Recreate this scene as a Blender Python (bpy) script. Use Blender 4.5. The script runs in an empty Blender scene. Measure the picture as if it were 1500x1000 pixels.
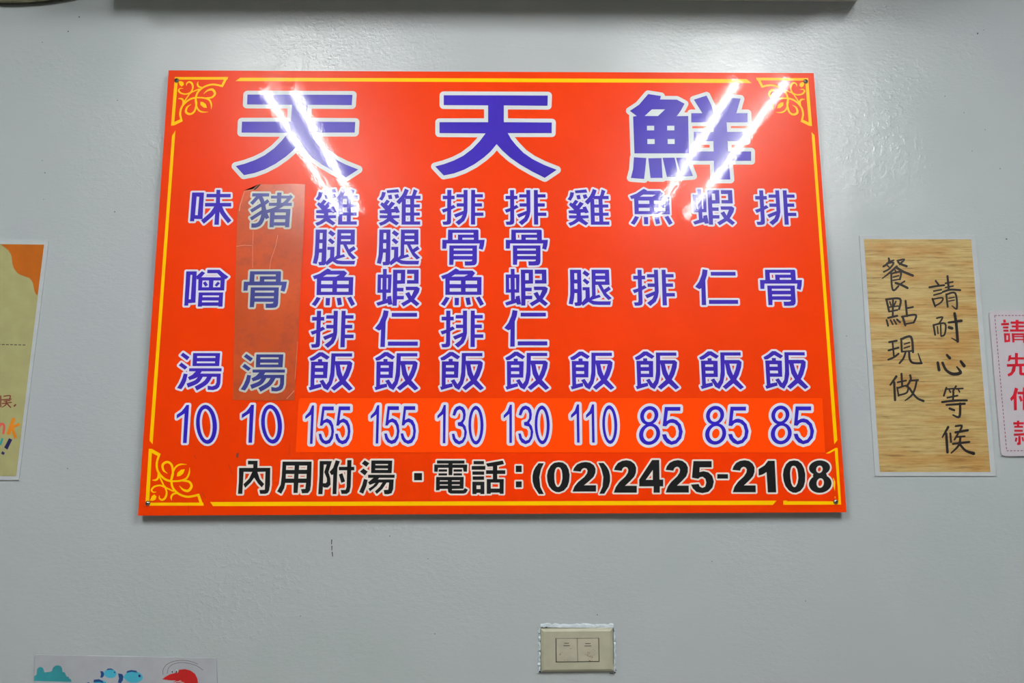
import bpy, bmesh, math, random
from mathutils import Vector, Matrix
from mathutils.geometry import delaunay_2d_cdt

random.seed(7)
S = bpy.context.scene
C = S.collection
V2 = Vector

# ------------------------------------------------------------------ camera
# world: the photographed wall is the plane y = 0, the room lies at y < 0
F_PX = 1150.0
PITCH, YAW, ROLL = 0.1633, -0.0182, 0.0052
SIGN_Y = -0.016                       # front face of the menu board
SIGN_X0, SIGN_Z0 = -0.6, 1.50         # lower left corner of the menu board
CAM = Vector((SIGN_X0 + 0.6062, SIGN_Y - 1.36, SIGN_Z0 + 0.0717))
cy_, sy_ = math.cos(YAW), math.sin(YAW)
cp_, sp_ = math.cos(PITCH), math.sin(PITCH)
cr_, sr_ = math.cos(ROLL), math.sin(ROLL)
RZ = Matrix(((cy_, -sy_, 0), (sy_, cy_, 0), (0, 0, 1)))
RX = Matrix(((1, 0, 0), (0, cp_, -sp_), (0, sp_, cp_)))
RY = Matrix(((cr_, 0, sr_), (0, 1, 0), (-sr_, 0, cr_)))
RM = RZ @ RX @ RY                     # columns: right, forward, up
cam_data = bpy.data.cameras.new('camera')
cam_data.sensor_width = 36.0
cam_data.lens = 36.0 * F_PX / 1500.0
cam_data.clip_start = 0.01
cam = bpy.data.objects.new('camera', cam_data)
C.objects.link(cam)
r_, f_, u_ = RM.col[0], RM.col[1], RM.col[2]
cam.matrix_world = Matrix(((r_.x, u_.x, -f_.x, CAM.x), (r_.y, u_.y, -f_.y, CAM.y), (r_.z, u_.z, -f_.z, CAM.z), (0, 0, 0, 1)))
S.camera = cam

# ------------------------------------------------------------------ light and exposure
S.view_settings.view_transform = 'Standard'
S.view_settings.look = 'None'
S.view_settings.exposure = 0.0
S.view_settings.gamma = 1.0
S.view_settings.use_curve_mapping = False
world = bpy.data.worlds.new('room_air')
S.world = world
world.use_nodes = True
world.node_tree.nodes['Background'].inputs[0].default_value = (0.75, 0.85, 0.9, 1)
world.node_tree.nodes['Background'].inputs[1].default_value = 0.05
TUBE_STRENGTH = 154.0
TUBE_COLOR = (0.985, 1.0, 0.985, 1)


def at(px, py, y=SIGN_Y):
    """point of the 1500x1000 photograph -> (x, z) on the plane parallel to the wall at depth y"""
    d = RM @ Vector(((px - 750) / F_PX, 1.0, (500 - py) / F_PX))
    t = (y - CAM.y) / d.y
    p = CAM + d * t
    return V2((p.x, p.z))


def lin(c):
    return tuple((v / 255 / 12.92) if v / 255 <= 0.04045 else ((v / 255 + 0.055) / 1.055) ** 2.4 for v in c[:3]) + (1,)


# ------------------------------------------------------------------ materials
def new_mat(name):
    m = bpy.data.materials.new(name)
    m.use_nodes = True
    nt = m.node_tree
    return m, nt, nt.nodes['Principled BSDF']


def noise(nt, scale, detail=3, rough=0.5, mapping=None, coord='pos'):
    n = nt.nodes.new('ShaderNodeTexNoise')
    n.inputs['Scale'].default_value = scale
    n.inputs['Detail'].default_value = detail
    n.inputs['Roughness'].default_value = rough
    g = nt.nodes.new('ShaderNodeNewGeometry')
    src = g.outputs['Position']
    if mapping:
        mp = nt.nodes.new('ShaderNodeMapping')
        mp.inputs['Scale'].default_value = mapping
        nt.links.new(src, mp.inputs['Vector'])
        src = mp.outputs[0]
    nt.links.new(src, n.inputs['Vector'])
    return n


def ramp(nt, src, stops):
    r = nt.nodes.new('ShaderNodeValToRGB')
    els = r.color_ramp.elements
    while len(els) < len(stops):
        els.new(0.5)
    for e, (p, c) in zip(els, stops):
        e.position = p
        e.color = c
    nt.links.new(src, r.inputs[0])
    return r


def plain(name, rgb, rough=0.5, metal=0.0, spec=0.5, vary=0.08, linear=False):
    m, nt, b = new_mat(name)
    c = rgb if linear else lin(rgb)
    n = noise(nt, 40, 4)
    lo = tuple(v * (1 - vary) for v in c[:3]) + (1,)
    hi = tuple(min(1, v * (1 + vary)) for v in c[:3]) + (1,)
    r = ramp(nt, n.outputs[0], [(0.35, lo), (0.65, hi)])
    nt.links.new(r.outputs[0], b.inputs['Base Color'])
    b.inputs['Roughness'].default_value = rough
    b.inputs['Metallic'].default_value = metal
    b.inputs['Specular IOR Level'].default_value = spec
    return m


def gloss_print(name, rgb, fade=0.06, coat=0.20, rough=0.30, crough=0.018, bump=0.5, dirt=0.0):
    """glossy laminated printing ink: base lobe plus a clear film with a fine orange peel"""
    m, nt, b = new_mat(name)
    c = rgb
    n = noise(nt, 7, 5, 0.6)
    lo = tuple(v * (1 - fade) for v in c[:3]) + (1,)
    hi = tuple(min(1, v * (1 + fade)) for v in c[:3]) + (1,)
    r = ramp(nt, n.outputs[0], [(0.3, lo), (0.7, hi)])
    col = r.outputs[0]
    if dirt:
        n3 = noise(nt, 28, 6, 0.7)
        r3 = ramp(nt, n3.outputs[0], [(0.46, (0, 0, 0, 1)), (0.62, (1, 1, 1, 1))])
        mx = nt.nodes.new('ShaderNodeMix')
        mx.data_type = 'RGBA'
        ml = nt.nodes.new('ShaderNodeMath')
        ml.operation = 'MULTIPLY'
        ml.inputs[1].default_value = dirt
        nt.links.new(r3.outputs[0], ml.inputs[0])
        nt.links.new(ml.outputs[0], mx.inputs[0])
        nt.links.new(col, mx.inputs[6])
        mx.inputs[7].default_value = (0.27, 0.045, 0.018, 1)
        col = mx.outputs[2]
    nt.links.new(col, b.inputs['Base Color'])
    b.inputs['Roughness'].default_value = rough
    b.inputs['Specular IOR Level'].default_value = 0.12
    b.inputs['Coat Weight'].default_value = coat
    b.inputs['Coat Roughness'].default_value = crough
    n1 = noise(nt, 300, 1, 0.5)
    ng = noise(nt, 110, 2, 0.6)
    n2 = noise(nt, 5, 1, 0.4)
    bp = nt.nodes.new('ShaderNodeBump')
    bp.inputs['Strength'].default_value = bump
    bp.inputs['Distance'].default_value = 0.00004
    nt.links.new(n1.outputs[0], bp.inputs['Height'])
    bg = nt.nodes.new('ShaderNodeBump')
    bg.inputs['Strength'].default_value = bump
    bg.inputs['Distance'].default_value = 0.00009
    nt.links.new(ng.outputs[0], bg.inputs['Height'])
    nt.links.new(bp.outputs[0], bg.inputs['Normal'])
    bp2 = nt.nodes.new('ShaderNodeBump')
    bp2.inputs['Strength'].default_value = 0.5
    bp2.inputs['Distance'].default_value = 0.0004
    nt.links.new(n2.outputs[0], bp2.inputs['Height'])
    nt.links.new(bg.outputs[0], bp2.inputs['Normal'])
    nt.links.new(bp2.outputs[0], b.inputs['Coat Normal'])
    nt.links.new(bp2.outputs[0], b.inputs['Normal'])
    return m


def wall_material():
    m, nt, b = new_mat('painted_plaster')
    n = noise(nt, 2.2, 4, 0.55)
    r = ramp(nt, n.outputs[0], [(0.35, (0.375, 0.42, 0.425, 1)), (0.5, (0.395, 0.43, 0.44, 1)), (0.65, (0.39, 0.415, 0.44, 1))])
    sp = noise(nt, 60, 2, 0.5)
    rs = ramp(nt, sp.outputs[0], [(0.0, (1, 1, 1, 1)), (0.22, (0.55, 0.55, 0.55, 1)), (0.235, (1, 1, 1, 1))])
    mx = nt.nodes.new('ShaderNodeMix')
    mx.data_type = 'RGBA'
    mx.blend_type = 'MULTIPLY'
    mx.inputs[0].default_value = 0.0
    nt.links.new(r.outputs[0], mx.inputs[6])
    nt.links.new(rs.outputs[0], mx.inputs[7])
    nt.links.new(mx.outputs[2], b.inputs['Base Color'])
    b.inputs['Roughness'].default_value = 0.28
    b.inputs['Specular IOR Level'].default_value = 1.0
    # brushed ripples
    n1 = noise(nt, 85, 6, 0.7, (1, 1, 1.9))
    # rough lumps that sit in patches
    n2 = noise(nt, 75, 3, 0.6)
    pm = noise(nt, 3.1, 3, 0.5)
    pr = ramp(nt, pm.outputs[0], [(0.52, (0.0, 0.0, 0.0, 1)), (0.68, (1, 1, 1, 1))])
    lr = ramp(nt, n2.outputs[0], [(0.5, (0, 0, 0, 1)), (0.62, (1, 1, 1, 1))])
    ml = nt.nodes.new('ShaderNodeMath')
    ml.operation = 'MULTIPLY'
    nt.links.new(lr.outputs[0], ml.inputs[0])
    nt.links.new(pr.outputs[0], ml.inputs[1])
    n3 = noise(nt, 7, 2, 0.5)
    b1 = nt.nodes.new('ShaderNodeBump')
    b1.inputs['Strength'].default_value = 0.5
    b1.inputs['Distance'].default_value = 0.0022
    mask = noise(nt, 2.6, 3, 0.55)
    mr = ramp(nt, mask.outputs[0], [(0.40, (0.22, 0.22, 0.22, 1)), (0.62, (0.85, 0.85, 0.85, 1))])
    m1 = nt.nodes.new('ShaderNodeMath')
    m1.operation = 'MULTIPLY'
    nt.links.new(n1.outputs[0], m1.inputs[0])
    nt.links.new(mr.outputs[0], m1.inputs[1])
    nt.links.new(m1.outputs[0], b1.inputs['Height'])
    b2 = nt.nodes.new('ShaderNodeBump')
    b2.inputs['Strength'].default_value = 0.4
    b2.inputs['Distance'].default_value = 0.0011
    nt.links.new(ml.outputs[0], b2.inputs['Height'])
    nt.links.new(b1.outputs[0], b2.inputs['Normal'])
    b3 = nt.nodes.new('ShaderNodeBump')
    b3.inputs['Strength'].default_value = 0.5
    b3.inputs['Distance'].default_value = 0.004
    nt.links.new(n3.outputs[0], b3.inputs['Height'])
    nt.links.new(b2.outputs[0], b3.inputs['Normal'])
    nt.links.new(b3.outputs[0], b.inputs['Normal'])
    return m


def wood_print():
    m, nt, b = new_mat('wood_grain_paper')
    n = noise(nt, 1.0, 8, 0.72, (14, 14, 260))
    n2 = noise(nt, 1.0, 4, 0.6, (9, 9, 40))
    r = ramp(nt, n.outputs[0], [(0.32, (0.17, 0.105, 0.035, 1)), (0.45, (0.38, 0.265, 0.095, 1)), (0.55, (0.45, 0.33, 0.135, 1)), (0.75, (0.52, 0.40, 0.19, 1))])
    r2 = ramp(nt, n2.outputs[0], [(0.38, (0.90, 0.70, 0.50, 1)), (0.55, (1, 1, 1, 1))])
    mx = nt.nodes.new('ShaderNodeMix')
    mx.data_type = 'RGBA'
    mx.blend_type = 'MULTIPLY'
    mx.inputs[0].default_value = 1.0
    nt.links.new(r.outputs[0], mx.inputs[6])
    nt.links.new(r2.outputs[0], mx.inputs[7])
    nt.links.new(mx.outputs[2], b.inputs['Base Color'])
    b.inputs['Roughness'].default_value = 0.5
    return m


M = {}
M['wall'] = wall_material()
M['ceiling'] = plain('ceiling_paint', (0.22, 0.23, 0.22, 1), 0.8, linear=True, vary=0.03)
M['side_wall'] = plain('side_wall_paint', (0.26, 0.27, 0.27, 1), 0.6, linear=True, vary=0.03)
M['floor'] = plain('floor_tile', (0.36, 0.33, 0.27, 1), 0.35, linear=True, vary=0.15)
M['orange'] = gloss_print('orange_print', (0.74, 0.038, 0.0), fade=0.05)
M['orange_new'] = gloss_print('bright_orange_sticker', (0.98, 0.060, 0.0), fade=0.02)
M['orange_phone'] = gloss_print('orange_sticker', (0.80, 0.036, 0.0), fade=0.04)
M['patch'] = gloss_print('faded_orange_patch', (0.50, 0.066, 0.010), fade=0.22, coat=0.5, rough=0.45, crough=0.22, dirt=0.55)
M['yellow'] = gloss_print('yellow_print', (0.92, 0.53, 0.0), fade=0.03)
M['blue'] = gloss_print('blue_print', (0.041, 0.020, 0.36), fade=0.12)
M['blue_price'] = gloss_print('deep_blue_print', (0.028, 0.016, 0.42), fade=0.12)
M['blue_old'] = gloss_print('weathered_blue_print', (0.030, 0.035, 0.20), fade=0.3, coat=0.5, rough=0.45, crough=0.22)
M['white'] = gloss_print('white_print', (0.66, 0.655, 0.74), fade=0.03)
M['white_title'] = gloss_print('pale_grey_print', (0.60, 0.635, 0.64), fade=0.03)
M['white_warm'] = gloss_print('warm_white_print', (0.74, 0.66, 0.60), fade=0.03)
M['white_old'] = gloss_print('aged_white_print', (0.50, 0.50, 0.43), fade=0.12, coat=0.5, rough=0.45, crough=0.22)
M['black'] = gloss_print('black_print', (0.011, 0.011, 0.012), fade=0.2)
M['crease'] = plain('worn_crease', (215, 130, 100), 0.6)
M['scratch'] = plain('dark_scuff', (70, 60, 55), 0.8)
M['red_scuff'] = plain('brown_scuff', (120, 40, 20), 0.6)
M['edge'] = plain('foam_board_edge', (150, 150, 145), 0.7)
M['steel'] = plain('screw_steel', (0.35, 0.33, 0.30, 1), 0.22, metal=1.0, linear=True)
M['film'] = plain('laminate_film', (0.43, 0.455, 0.475, 1), 0.22, linear=True, vary=0.03)
M['wood'] = wood_print()
M['ink'] = plain('brush_ink', (18, 10, 12), 0.45)
M['cream'] = plain('cream_paper', (0.34, 0.325, 0.145, 1), 0.35, linear=True, vary=0.05)
M['leaf_orange'] = plain('orange_blob_ink', (0.42, 0.10, 0.002, 1), 0.35, linear=True)
M['maroon'] = plain('maroon_ink', (110, 30, 15), 0.5)
M['salmon'] = plain('salmon_ink', (205, 80, 70), 0.5)
M['amber'] = plain('amber_ink', (205, 120, 5), 0.5)
M['teal'] = plain('teal_ink', (20, 140, 140), 0.5)
M['navy'] = plain('navy_ink', (18, 18, 80), 0.5)
M['pale'] = plain('pale_plastic_sheet', (0.36, 0.37, 0.40, 1), 0.25, linear=True, vary=0.04)
M['pink_sheet'] = plain('pinkish_plastic_plate', (0.46, 0.43, 0.47, 1), 0.3, linear=True, vary=0.03)
M['red_ink'] = plain('red_ink', (185, 5, 35), 0.4)
M['seam'] = plain('dark_red_stitching', (120, 20, 50), 0.5)
M['sea_teal'] = plain('coral_teal_ink', (40, 130, 140), 0.5)
M['fish_blue'] = plain('fish_blue_ink', (60, 160, 185), 0.5)
M['fish_dark'] = plain('fish_navy_ink', (12, 60, 115), 0.5)
M['shrimp'] = plain('shrimp_red_ink', (175, 18, 15), 0.5)
M['socket'] = plain('aged_beige_plastic', (0.37, 0.36, 0.27, 1), 0.4, linear=True, vary=0.06)
M['socket_face'] = plain('beige_socket_insert', (0.39, 0.365, 0.285, 1), 0.4, linear=True, vary=0.10)
M['dark'] = plain('slot_black', (14, 12, 10), 0.7)
M['stain'] = plain('yellow_brown_stain', (120, 100, 60), 0.7)
M['paint_rim'] = plain('white_paint_rim', (0.50, 0.56, 0.60, 1), 0.4, linear=True)
M['ac_white'] = plain('white_plastic', (0.60, 0.60, 0.56, 1), 0.4, linear=True, vary=0.015)
M['wicker'] = plain('olive_brown_weave', (0.27, 0.26, 0.17, 1), 0.7, linear=True, vary=0.5)
M['wicker_rim'] = plain('dark_brown_rim', (35, 30, 15), 0.6)
M['housing'] = plain('lamp_housing_white', (0.8, 0.8, 0.8, 1), 0.4, linear=True)

tube_mat, tnt, tb = new_mat('fluorescent_tube')
tb.inputs['Emission Color'].default_value = TUBE_COLOR
tb.inputs['Emission Strength'].default_value = TUBE_STRENGTH
tb.inputs['Base Color'].default_value = (0.8, 0.8, 0.8, 1)
M['tube'] = tube_mat


# ------------------------------------------------------------------ object helpers
def link_mesh(name, me, parent=None, label=None):
    o = bpy.data.objects.new(name, me)
    C.objects.link(o)
    if parent is not None:
        o.parent = parent
    if label:
        o['label'] = label
    return o


def bm_obj(name, bm, mat, parent=None, label=None, smooth=False):
    me = bpy.data.meshes.new(name)
    bm.normal_update()
    bm.to_mesh(me)
    bm.free()
    me.materials.append(M[mat])
    if smooth:
        for p in me.polygons:
            p.use_smooth = True
    return link_mesh(name, me, parent, label)


def root(name, label, cat, loc, group=None):
    o = bpy.data.objects.new(name, None)
    C.objects.link(o)
    o.empty_display_size = 0.02
    o.location = loc
    o['label'] = label
    o['category'] = cat
    if group:
        o['group'] = group
    return o


def box_bm(bm, lo, hi, bevel=0.0):
    v = [bm.verts.new((x, y, z)) for x in (lo[0], hi[0]) for y in (lo[1], hi[1]) for z in (lo[2], hi[2])]
    fs = [(0, 1, 3, 2), (4, 6, 7, 5), (0, 4, 5, 1), (2, 3, 7, 6), (0, 2, 6, 4), (1, 5, 7, 3)]
    faces = [bm.faces.new([v[i] for i in f]) for f in fs]
    bmesh.ops.recalc_face_normals(bm, faces=faces)
    if bevel > 0:
        es = set(e for f in faces for e in f.edges)
        bmesh.ops.bevel(bm, geom=list(es), offset=bevel, segments=3, affect='EDGES', profile=0.5)


def slab(name, pts, mat, parent, y_front, thick, origin, label=None, bevel=0.0):
    """plate with the (x, z) outline pts (counter-clockwise), front face at world y_front"""
    bm = bmesh.new()
    area = sum(pts[i].x * pts[(i + 1) % len(pts)].y - pts[(i + 1) % len(pts)].x * pts[i].y for i in range(len(pts)))
    if area < 0:
        pts = pts[::-1]
    vf = [bm.verts.new((p.x - origin[0], y_front - origin[1], p.y - origin[2])) for p in pts]
    vb = [bm.verts.new((p.x - origin[0], y_front + thick - origin[1], p.y - origin[2])) for p in pts]
    bm.faces.new(vf)
    bm.faces.new(vb[::-1])
    n = len(pts)
    for i in range(n):
        j = (i + 1) % n
        bm.faces.new((vf[j], vf[i], vb[i], vb[j]))
    if bevel > 0:
        es = [e for e in bm.edges if all(v in vf for v in e.verts)]
        bmesh.ops.bevel(bm, geom=es, offset=bevel, segments=3, affect='EDGES', profile=0.5)
    bmesh.ops.triangulate(bm, faces=[f for f in bm.faces if len(f.verts) > 4])
    return bm_obj(name, bm, mat, parent, label)


# ------------------------------------------------------------------ flat shapes: strokes and boolean union
def catmull(pts, n=6):
    if len(pts) < 3:
        return pts
    out = []
    P = [pts[0]] + list(pts) + [pts[-1]]
    for i in range(1, len(P) - 2):
        p0, p1, p2, p3 = P[i - 1], P[i], P[i + 1], P[i + 2]
        for k in range(n):
            t = k / n
            out.append(tuple(0.5 * ((2 * b) + (-a + c) * t + (2 * a - 5 * b + 4 * c - d) * t * t + (-a + 3 * b - 3 * c + d) * t ** 3)
                             for a, b, c, d in zip(p0, p1, p2, p3)))
    out.append(tuple(pts[-1]))
    return out


def stroke_poly(pts):
    """pts (x, y, w): outline with butt ends and mitred joins"""
    L, Rr = [], []
    n = len(pts)
    for i, (x, y, w) in enumerate(pts):
        a = Vector(pts[max(0, i - 1)][:2])
        b = Vector((x, y))
        c = Vector(pts[min(n - 1, i + 1)][:2])
        d1 = (b - a).normalized() if (b - a).length > 1e-9 else (c - b).normalized()
        d2 = (c - b).normalized() if (c - b).length > 1e-9 else d1
        t = (d1 + d2)
        t = t.normalized() if t.length > 1e-6 else d2
        nrm = Vector((-t.y, t.x))
        k = max(0.5, abs(nrm.dot(Vector((-d1.y, d1.x)))))
        o = nrm * (w / 2 / k)
        L.append((b + o))
        Rr.append((b - o))
    return L + Rr[::-1]


def nums(s):
    return [tuple(float(v) for v in q.split(',')) for q in s.split()]


def ell(cx, cy, rx, ry, k=0.0, n=28):
    return [Vector((cx + rx * math.cos(2 * math.pi * i / n) + k * (-ry * math.sin(2 * math.pi * i / n)), cy + ry * math.sin(2 * math.pi * i / n))) for i in range(n)]


def parse(spec, crop, thick=1.0):
    """spec lines -> list of (kind, polygon in photo pixels). kinds: + solid, - hole, * added back in a hole"""
    ox, oy, sc = crop
    out = []
    for line in spec.split(';'):
        line = line.strip()
        if not line:
            continue
        op, rest = line.split(' ', 1)
        sign = '+'
        if op[0] in '-*':
            sign, op = op[0], op[1:]
        if op == 'P':
            out.append((sign, [Vector(p) for p in nums(rest)]))
        elif op == 'R':
            a, b, c, d = [float(v) for v in rest.replace(',', ' ').split()]
            out.append((sign, [Vector(p) for p in ((a, b), (c, b), (c, d), (a, d))]))
        elif op == 'E':
            a, b, c, d = [float(v) for v in rest.replace(',', ' ').split()]
            X, Y = ox + a / sc, oy + b / sc
            lean = (701 - X) / (6475 + Y)
            out.append((sign, ell(a, b, c, d, -lean)))
        elif op in ('S', 'C', 'B'):
            w, pr = rest.split(' ', 1)
            w = float(w)
            pts = [(p[0], p[1], p[2] if len(p) > 2 else w) for p in nums(pr)]
            if op != 'S':
                pts = catmull(pts, 5)
            if op == 'B' and thick != 1.0:
                pts = [(a, b, w_ * thick) for a, b, w_ in pts]
            out.append((sign, stroke_poly(pts)))
            if op == 'B':
                for q in (pts[0], pts[-1]):
                    out.append((sign, ell(q[0], q[1], q[2] / 2, q[2] / 2, 0, 10)))
    return [(s, [Vector((ox + p.x / sc, oy + p.y / sc)) for p in poly]) for s, poly in out]


def ccw(poly):
    a = sum(poly[i].x * poly[(i + 1) % len(poly)].y - poly[(i + 1) % len(poly)].x * poly[i].y for i in range(len(poly)))
    return poly if a > 0 else poly[::-1]


def boolean(items):
    """items [(kind, polygon)] -> (verts, tris) of the union of + minus - plus *"""
    verts, faces, kinds = [], [], []
    for s, poly in items:
        poly = ccw(poly)
        q = []
        for p in poly:
            if not q or (p - q[-1]).length > 1e-6:
                q.append(p)
        if len(q) < 3:
            continue
        b = len(verts)
        verts += q
        faces.append(list(range(b, b + len(q))))
        kinds.append(s)
    v, e, f, ov, oe, of = delaunay_2d_cdt(verts, [], faces, 1, 1e-6, True)
    keep = []
    for tri, src in zip(f, of):
        ks = set(kinds[i] for i in src)
        if '*' in ks or ('+' in ks and '-' not in ks):
            keep.append(tuple(tri))
    return [Vector(p) for p in v], keep


def buffered(v, tris, r, n=12):
    """outline region: the shape grown by r with round corners"""
    cnt = {}
    for t in tris:
        for i in range(len(t)):
            a, b = t[i], t[(i + 1) % len(t)]
            cnt[(a, b)] = cnt.get((a, b), 0) + 1
    border = [(a, b) for (a, b) in cnt if (b, a) not in cnt]
    items = [('+', [v[i] for i in t]) for t in tris]
    nxt = {}
    for a, b in border:
        nxt.setdefault(a, []).append(b)
        d = (v[b] - v[a])
        if d.length < 1e-9:
            continue
        d = d.normalized()
        o = Vector((d.y, -d.x)) * r          # outwards (right of a ccw border)
        items.append(('+', [v[a], v[a] + o, v[b] + o, v[b]]))
    for a, b in border:
        for c in nxt.get(b, []):
            d1, d2 = (v[b] - v[a]).normalized(), (v[c] - v[b]).normalized()
            cr = d1.x * d2.y - d1.y * d2.x
            if cr > 0.02:                     # convex corner: add a wedge of a disc
                a1 = math.atan2(-d1.x, d1.y)
                a2 = math.atan2(-d2.x, d2.y)
                while a2 < a1:
                    a2 += 2 * math.pi
                k = max(1, int((a2 - a1) / (math.pi / n) + 0.5))
                fan = [v[b]] + [v[b] + Vector((math.cos(a1 + (a2 - a1) * i / k), math.sin(a1 + (a2 - a1) * i / k))) * r for i in range(k + 1)]
                items.append(('+', fan))
    return boolean(items)


def flat_mesh(name, v, tris, mat, origin2):
    me = bpy.data.meshes.new(name)
    used = sorted(set(i for t in tris for i in t))
    idx = {j: k for k, j in enumerate(used)}
    co = [(v[j].x - origin2.x, 0.0, v[j].y - origin2.y) for j in used]
    fs = []
    for t in tris:
        t2 = [idx[i] for i in t]
        ar = sum(co[t2[i]][0] * co[t2[(i + 1) % len(t2)]][2] - co[t2[(i + 1) % len(t2)]][0] * co[t2[i]][2] for i in range(len(t2)))
        if abs(ar) < 1e-12:
            continue
        fs.append(t2 if ar > 0 else t2[::-1])
    me.from_pydata(co, [], fs)
    me.materials.append(M[mat])
    me.update()
    return me


def decal(name, spec, crop, mat, parent, y, label=None, plane=None, thick=1.0):
    """ink or print as one flat mesh at world depth y; shapes read on the plane of that surface"""
    plane = y if plane is None else plane
    items = [(s, [at(p.x, p.y, plane) for p in poly]) for s, poly in parse(spec, crop, thick)]
    v, t = boolean(items)
    used = [v[i] for tr in t for i in tr]
    c = Vector((sum(p.x for p in used) / len(used), sum(p.y for p in used) / len(used)))
    me = flat_mesh(name, v, t, mat, c)
    o = link_mesh(name, me, parent, label)
    pl = parent.location if parent is not None else Vector((0, 0, 0))
    o.location = (c.x - pl.x, y - pl.y, c.y - pl.z)
    return o


# ================================================================== THE ROOM
def struct_box(name, lo, hi, mat):
    bm = bmesh.new()
    box_bm(bm, lo, hi)
    o = bm_obj(name, bm, mat)
    o['kind'] = 'structure'
    return o


XL, XR, YB, ZC = -2.6, 2.9, -6.0, 2.89
wall = struct_box('wall_back', (XL, 0.0, 0.0), (XR, 0.12, ZC), 'wall')
struct_box('wall_left', (XL - 0.1, YB, 0.0), (XL, 0.12, ZC), 'side_wall')
struct_box('wall_right', (XR, YB, 0.0), (XR + 0.1, 0.12, ZC), 'side_wall')
struct_box('wall_front', (XL - 0.1, YB - 0.1, 0.0), (XR + 0.1, YB, ZC), 'side_wall')
struct_box('floor', (XL - 0.1, YB - 0.1, -0.1), (XR + 0.1, 0.12, 0.0), 'floor')
struct_box('ceiling', (XL - 0.1, YB - 0.1, ZC), (XR + 0.1, 0.12, ZC + 0.1), 'ceiling')


# ------------------------------------------------------------------ ceiling lamps (their tubes streak the sign)
def cyl_bm(bm, p0, p1, r, seg=20):
    p0, p1 = Vector(p0), Vector(p1)
    d = (p1 - p0)
    q = d.to_track_quat('Z', 'Y').to_matrix().to_4x4()
    q.translation = (p0 + p1) / 2
    bmesh.ops.create_cone(bm, cap_ends=True, segments=seg, radius1=r, radius2=r, depth=d.length, matrix=q)


def ceiling_lamp(xs, y_near, y_far, zt, label):
    xc = sum(xs) / 2
    t = root('ceiling_lamp', label, 'lamp', (xc, (y_near + y_far) / 2, ZC), 'twin tube lamps on the ceiling')
    L = (y_near - y_far) / 2
    hw = abs(xs[1] - xs[0]) / 2 + 0.025
    bm = bmesh.new()
    z0 = zt - ZC
    box_bm(bm, (-hw, -L - 0.03, z0 + 0.028), (hw, L + 0.03, 0.0), 0.006)
    bm_obj('housing', bm, 'housing', t)
    for x in xs:
        bm = bmesh.new()
        cyl_bm(bm, (x - xc, -L, z0), (x - xc, L, z0), 0.0135)
        o = bm_obj('tube', bm, 'tube', t, smooth=False)
        for s in (-1, 1):
            bm = bmesh.new()
            box_bm(bm, (x - xc - 0.015, s * L + min(0, s * 0.028), z0 - 0.016), (x - xc + 0.015, s * L + max(0, s * 0.028), z0 + 0.03), 0.003)
            bm_obj('tube_holder', bm, 'housing', t)
    return t


ZT = CAM.z + 1.236
ceiling_lamp((CAM.x - 0.764, CAM.x - 0.670), -1.05, -2.28, ZT, 'left twin tube ceiling lamp, reflected in the left half of the orange menu sign')
ceiling_lamp((CAM.x + 0.774, CAM.x + 0.935), -0.98, -2.36, ZT, 'right twin tube ceiling lamp, reflected in the right half of the orange menu sign')

# ------------------------------------------------------------------ air conditioner just above the picture
a0, a1 = at(166, -4, 0), at(1254, -4, 0)
ac = root('air_conditioner', 'long pale wall mounted air conditioner shading the wall above the menu sign', 'air conditioner', ((a0.x + a1.x) / 2, 0, a0.y))
hw = (a1.x - a0.x) / 2
prof = [(0.0, 0.0), (-0.13, 0.0), (-0.19, 0.03), (-0.215, 0.09), (-0.215, 0.25), (-0.19, 0.29), (0.0, 0.29)]
bm = bmesh.new()
vs = [[bm.verts.new((x, y, z)) for (y, z) in prof] for x in (-hw, hw)]
n = len(prof)
for i in range(n):
    j = (i + 1) % n
    bm.faces.new((vs[0][i], vs[0][j], vs[1][j], vs[1][i]))
bm.faces.new(vs[0][::-1])
bm.faces.new(vs[1])
bmesh.ops.recalc_face_normals(bm, faces=bm.faces[:])
bm_obj('body', bm, 'ac_white', ac)
bm = bmesh.new()
box_bm(bm, (-hw + 0.05, -0.222, 0.10), (hw - 0.05, -0.214, 0.24), 0.003)
bm_obj('front_panel', bm, 'ac_white', ac)
bm = bmesh.new()
box_bm(bm, (-hw + 0.06, -0.19, 0.022), (hw - 0.06, -0.125, 0.028), 0.002)
lo_ = bm_obj('louver', bm, 'ac_white', ac)
lo_.location = (0, -0.008, -0.016)

# ------------------------------------------------------------------ hanging basket at the top left corner
ty = -0.022
c0 = at(15, 6.2, -0.006)
basket = root('hanging_basket', 'mottled olive brown hanging basket whose rounded bottom dips into the top left corner', 'basket', (c0.x, 0.0, c0.y))
BR, BW, BH = 0.47, 0.14, 0.22
outline = []
for i in range(25):
    x = -BW + 2 * BW * i / 24
    outline.append((x, BR - math.sqrt(BR * BR - x * x)))
outline += [(BW * 1.03, 0.05), (BW * 1.05, 0.12), (BW * 1.05, BH), (-BW * 1.05, BH), (-BW * 1.05, 0.12), (-BW * 1.03, 0.05)]
bm = bmesh.new()
lay = []
for k, y in ((0.985, -0.003), (1.0, -0.008), (0.99, ty + 0.006), (0.965, ty), (0.86, ty - 0.004)):
    lay.append([bm.verts.new((x * k, y, BH / 2 + (z - BH / 2) * k)) for x, z in outline])
for a, b in zip(lay, lay[1:]):
    for i in range(len(a)):
        j = (i + 1) % len(a)
        bm.faces.new((a[i], b[i], b[j], a[j]))
bm.faces.new(lay[-1])
bm.faces.new(lay[0][::-1])
bmesh.ops.recalc_face_normals(bm, faces=bm.faces[:])
bm_obj('basket_body', bm, 'wicker', basket)
bm = bmesh.new()
prev = None
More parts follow.
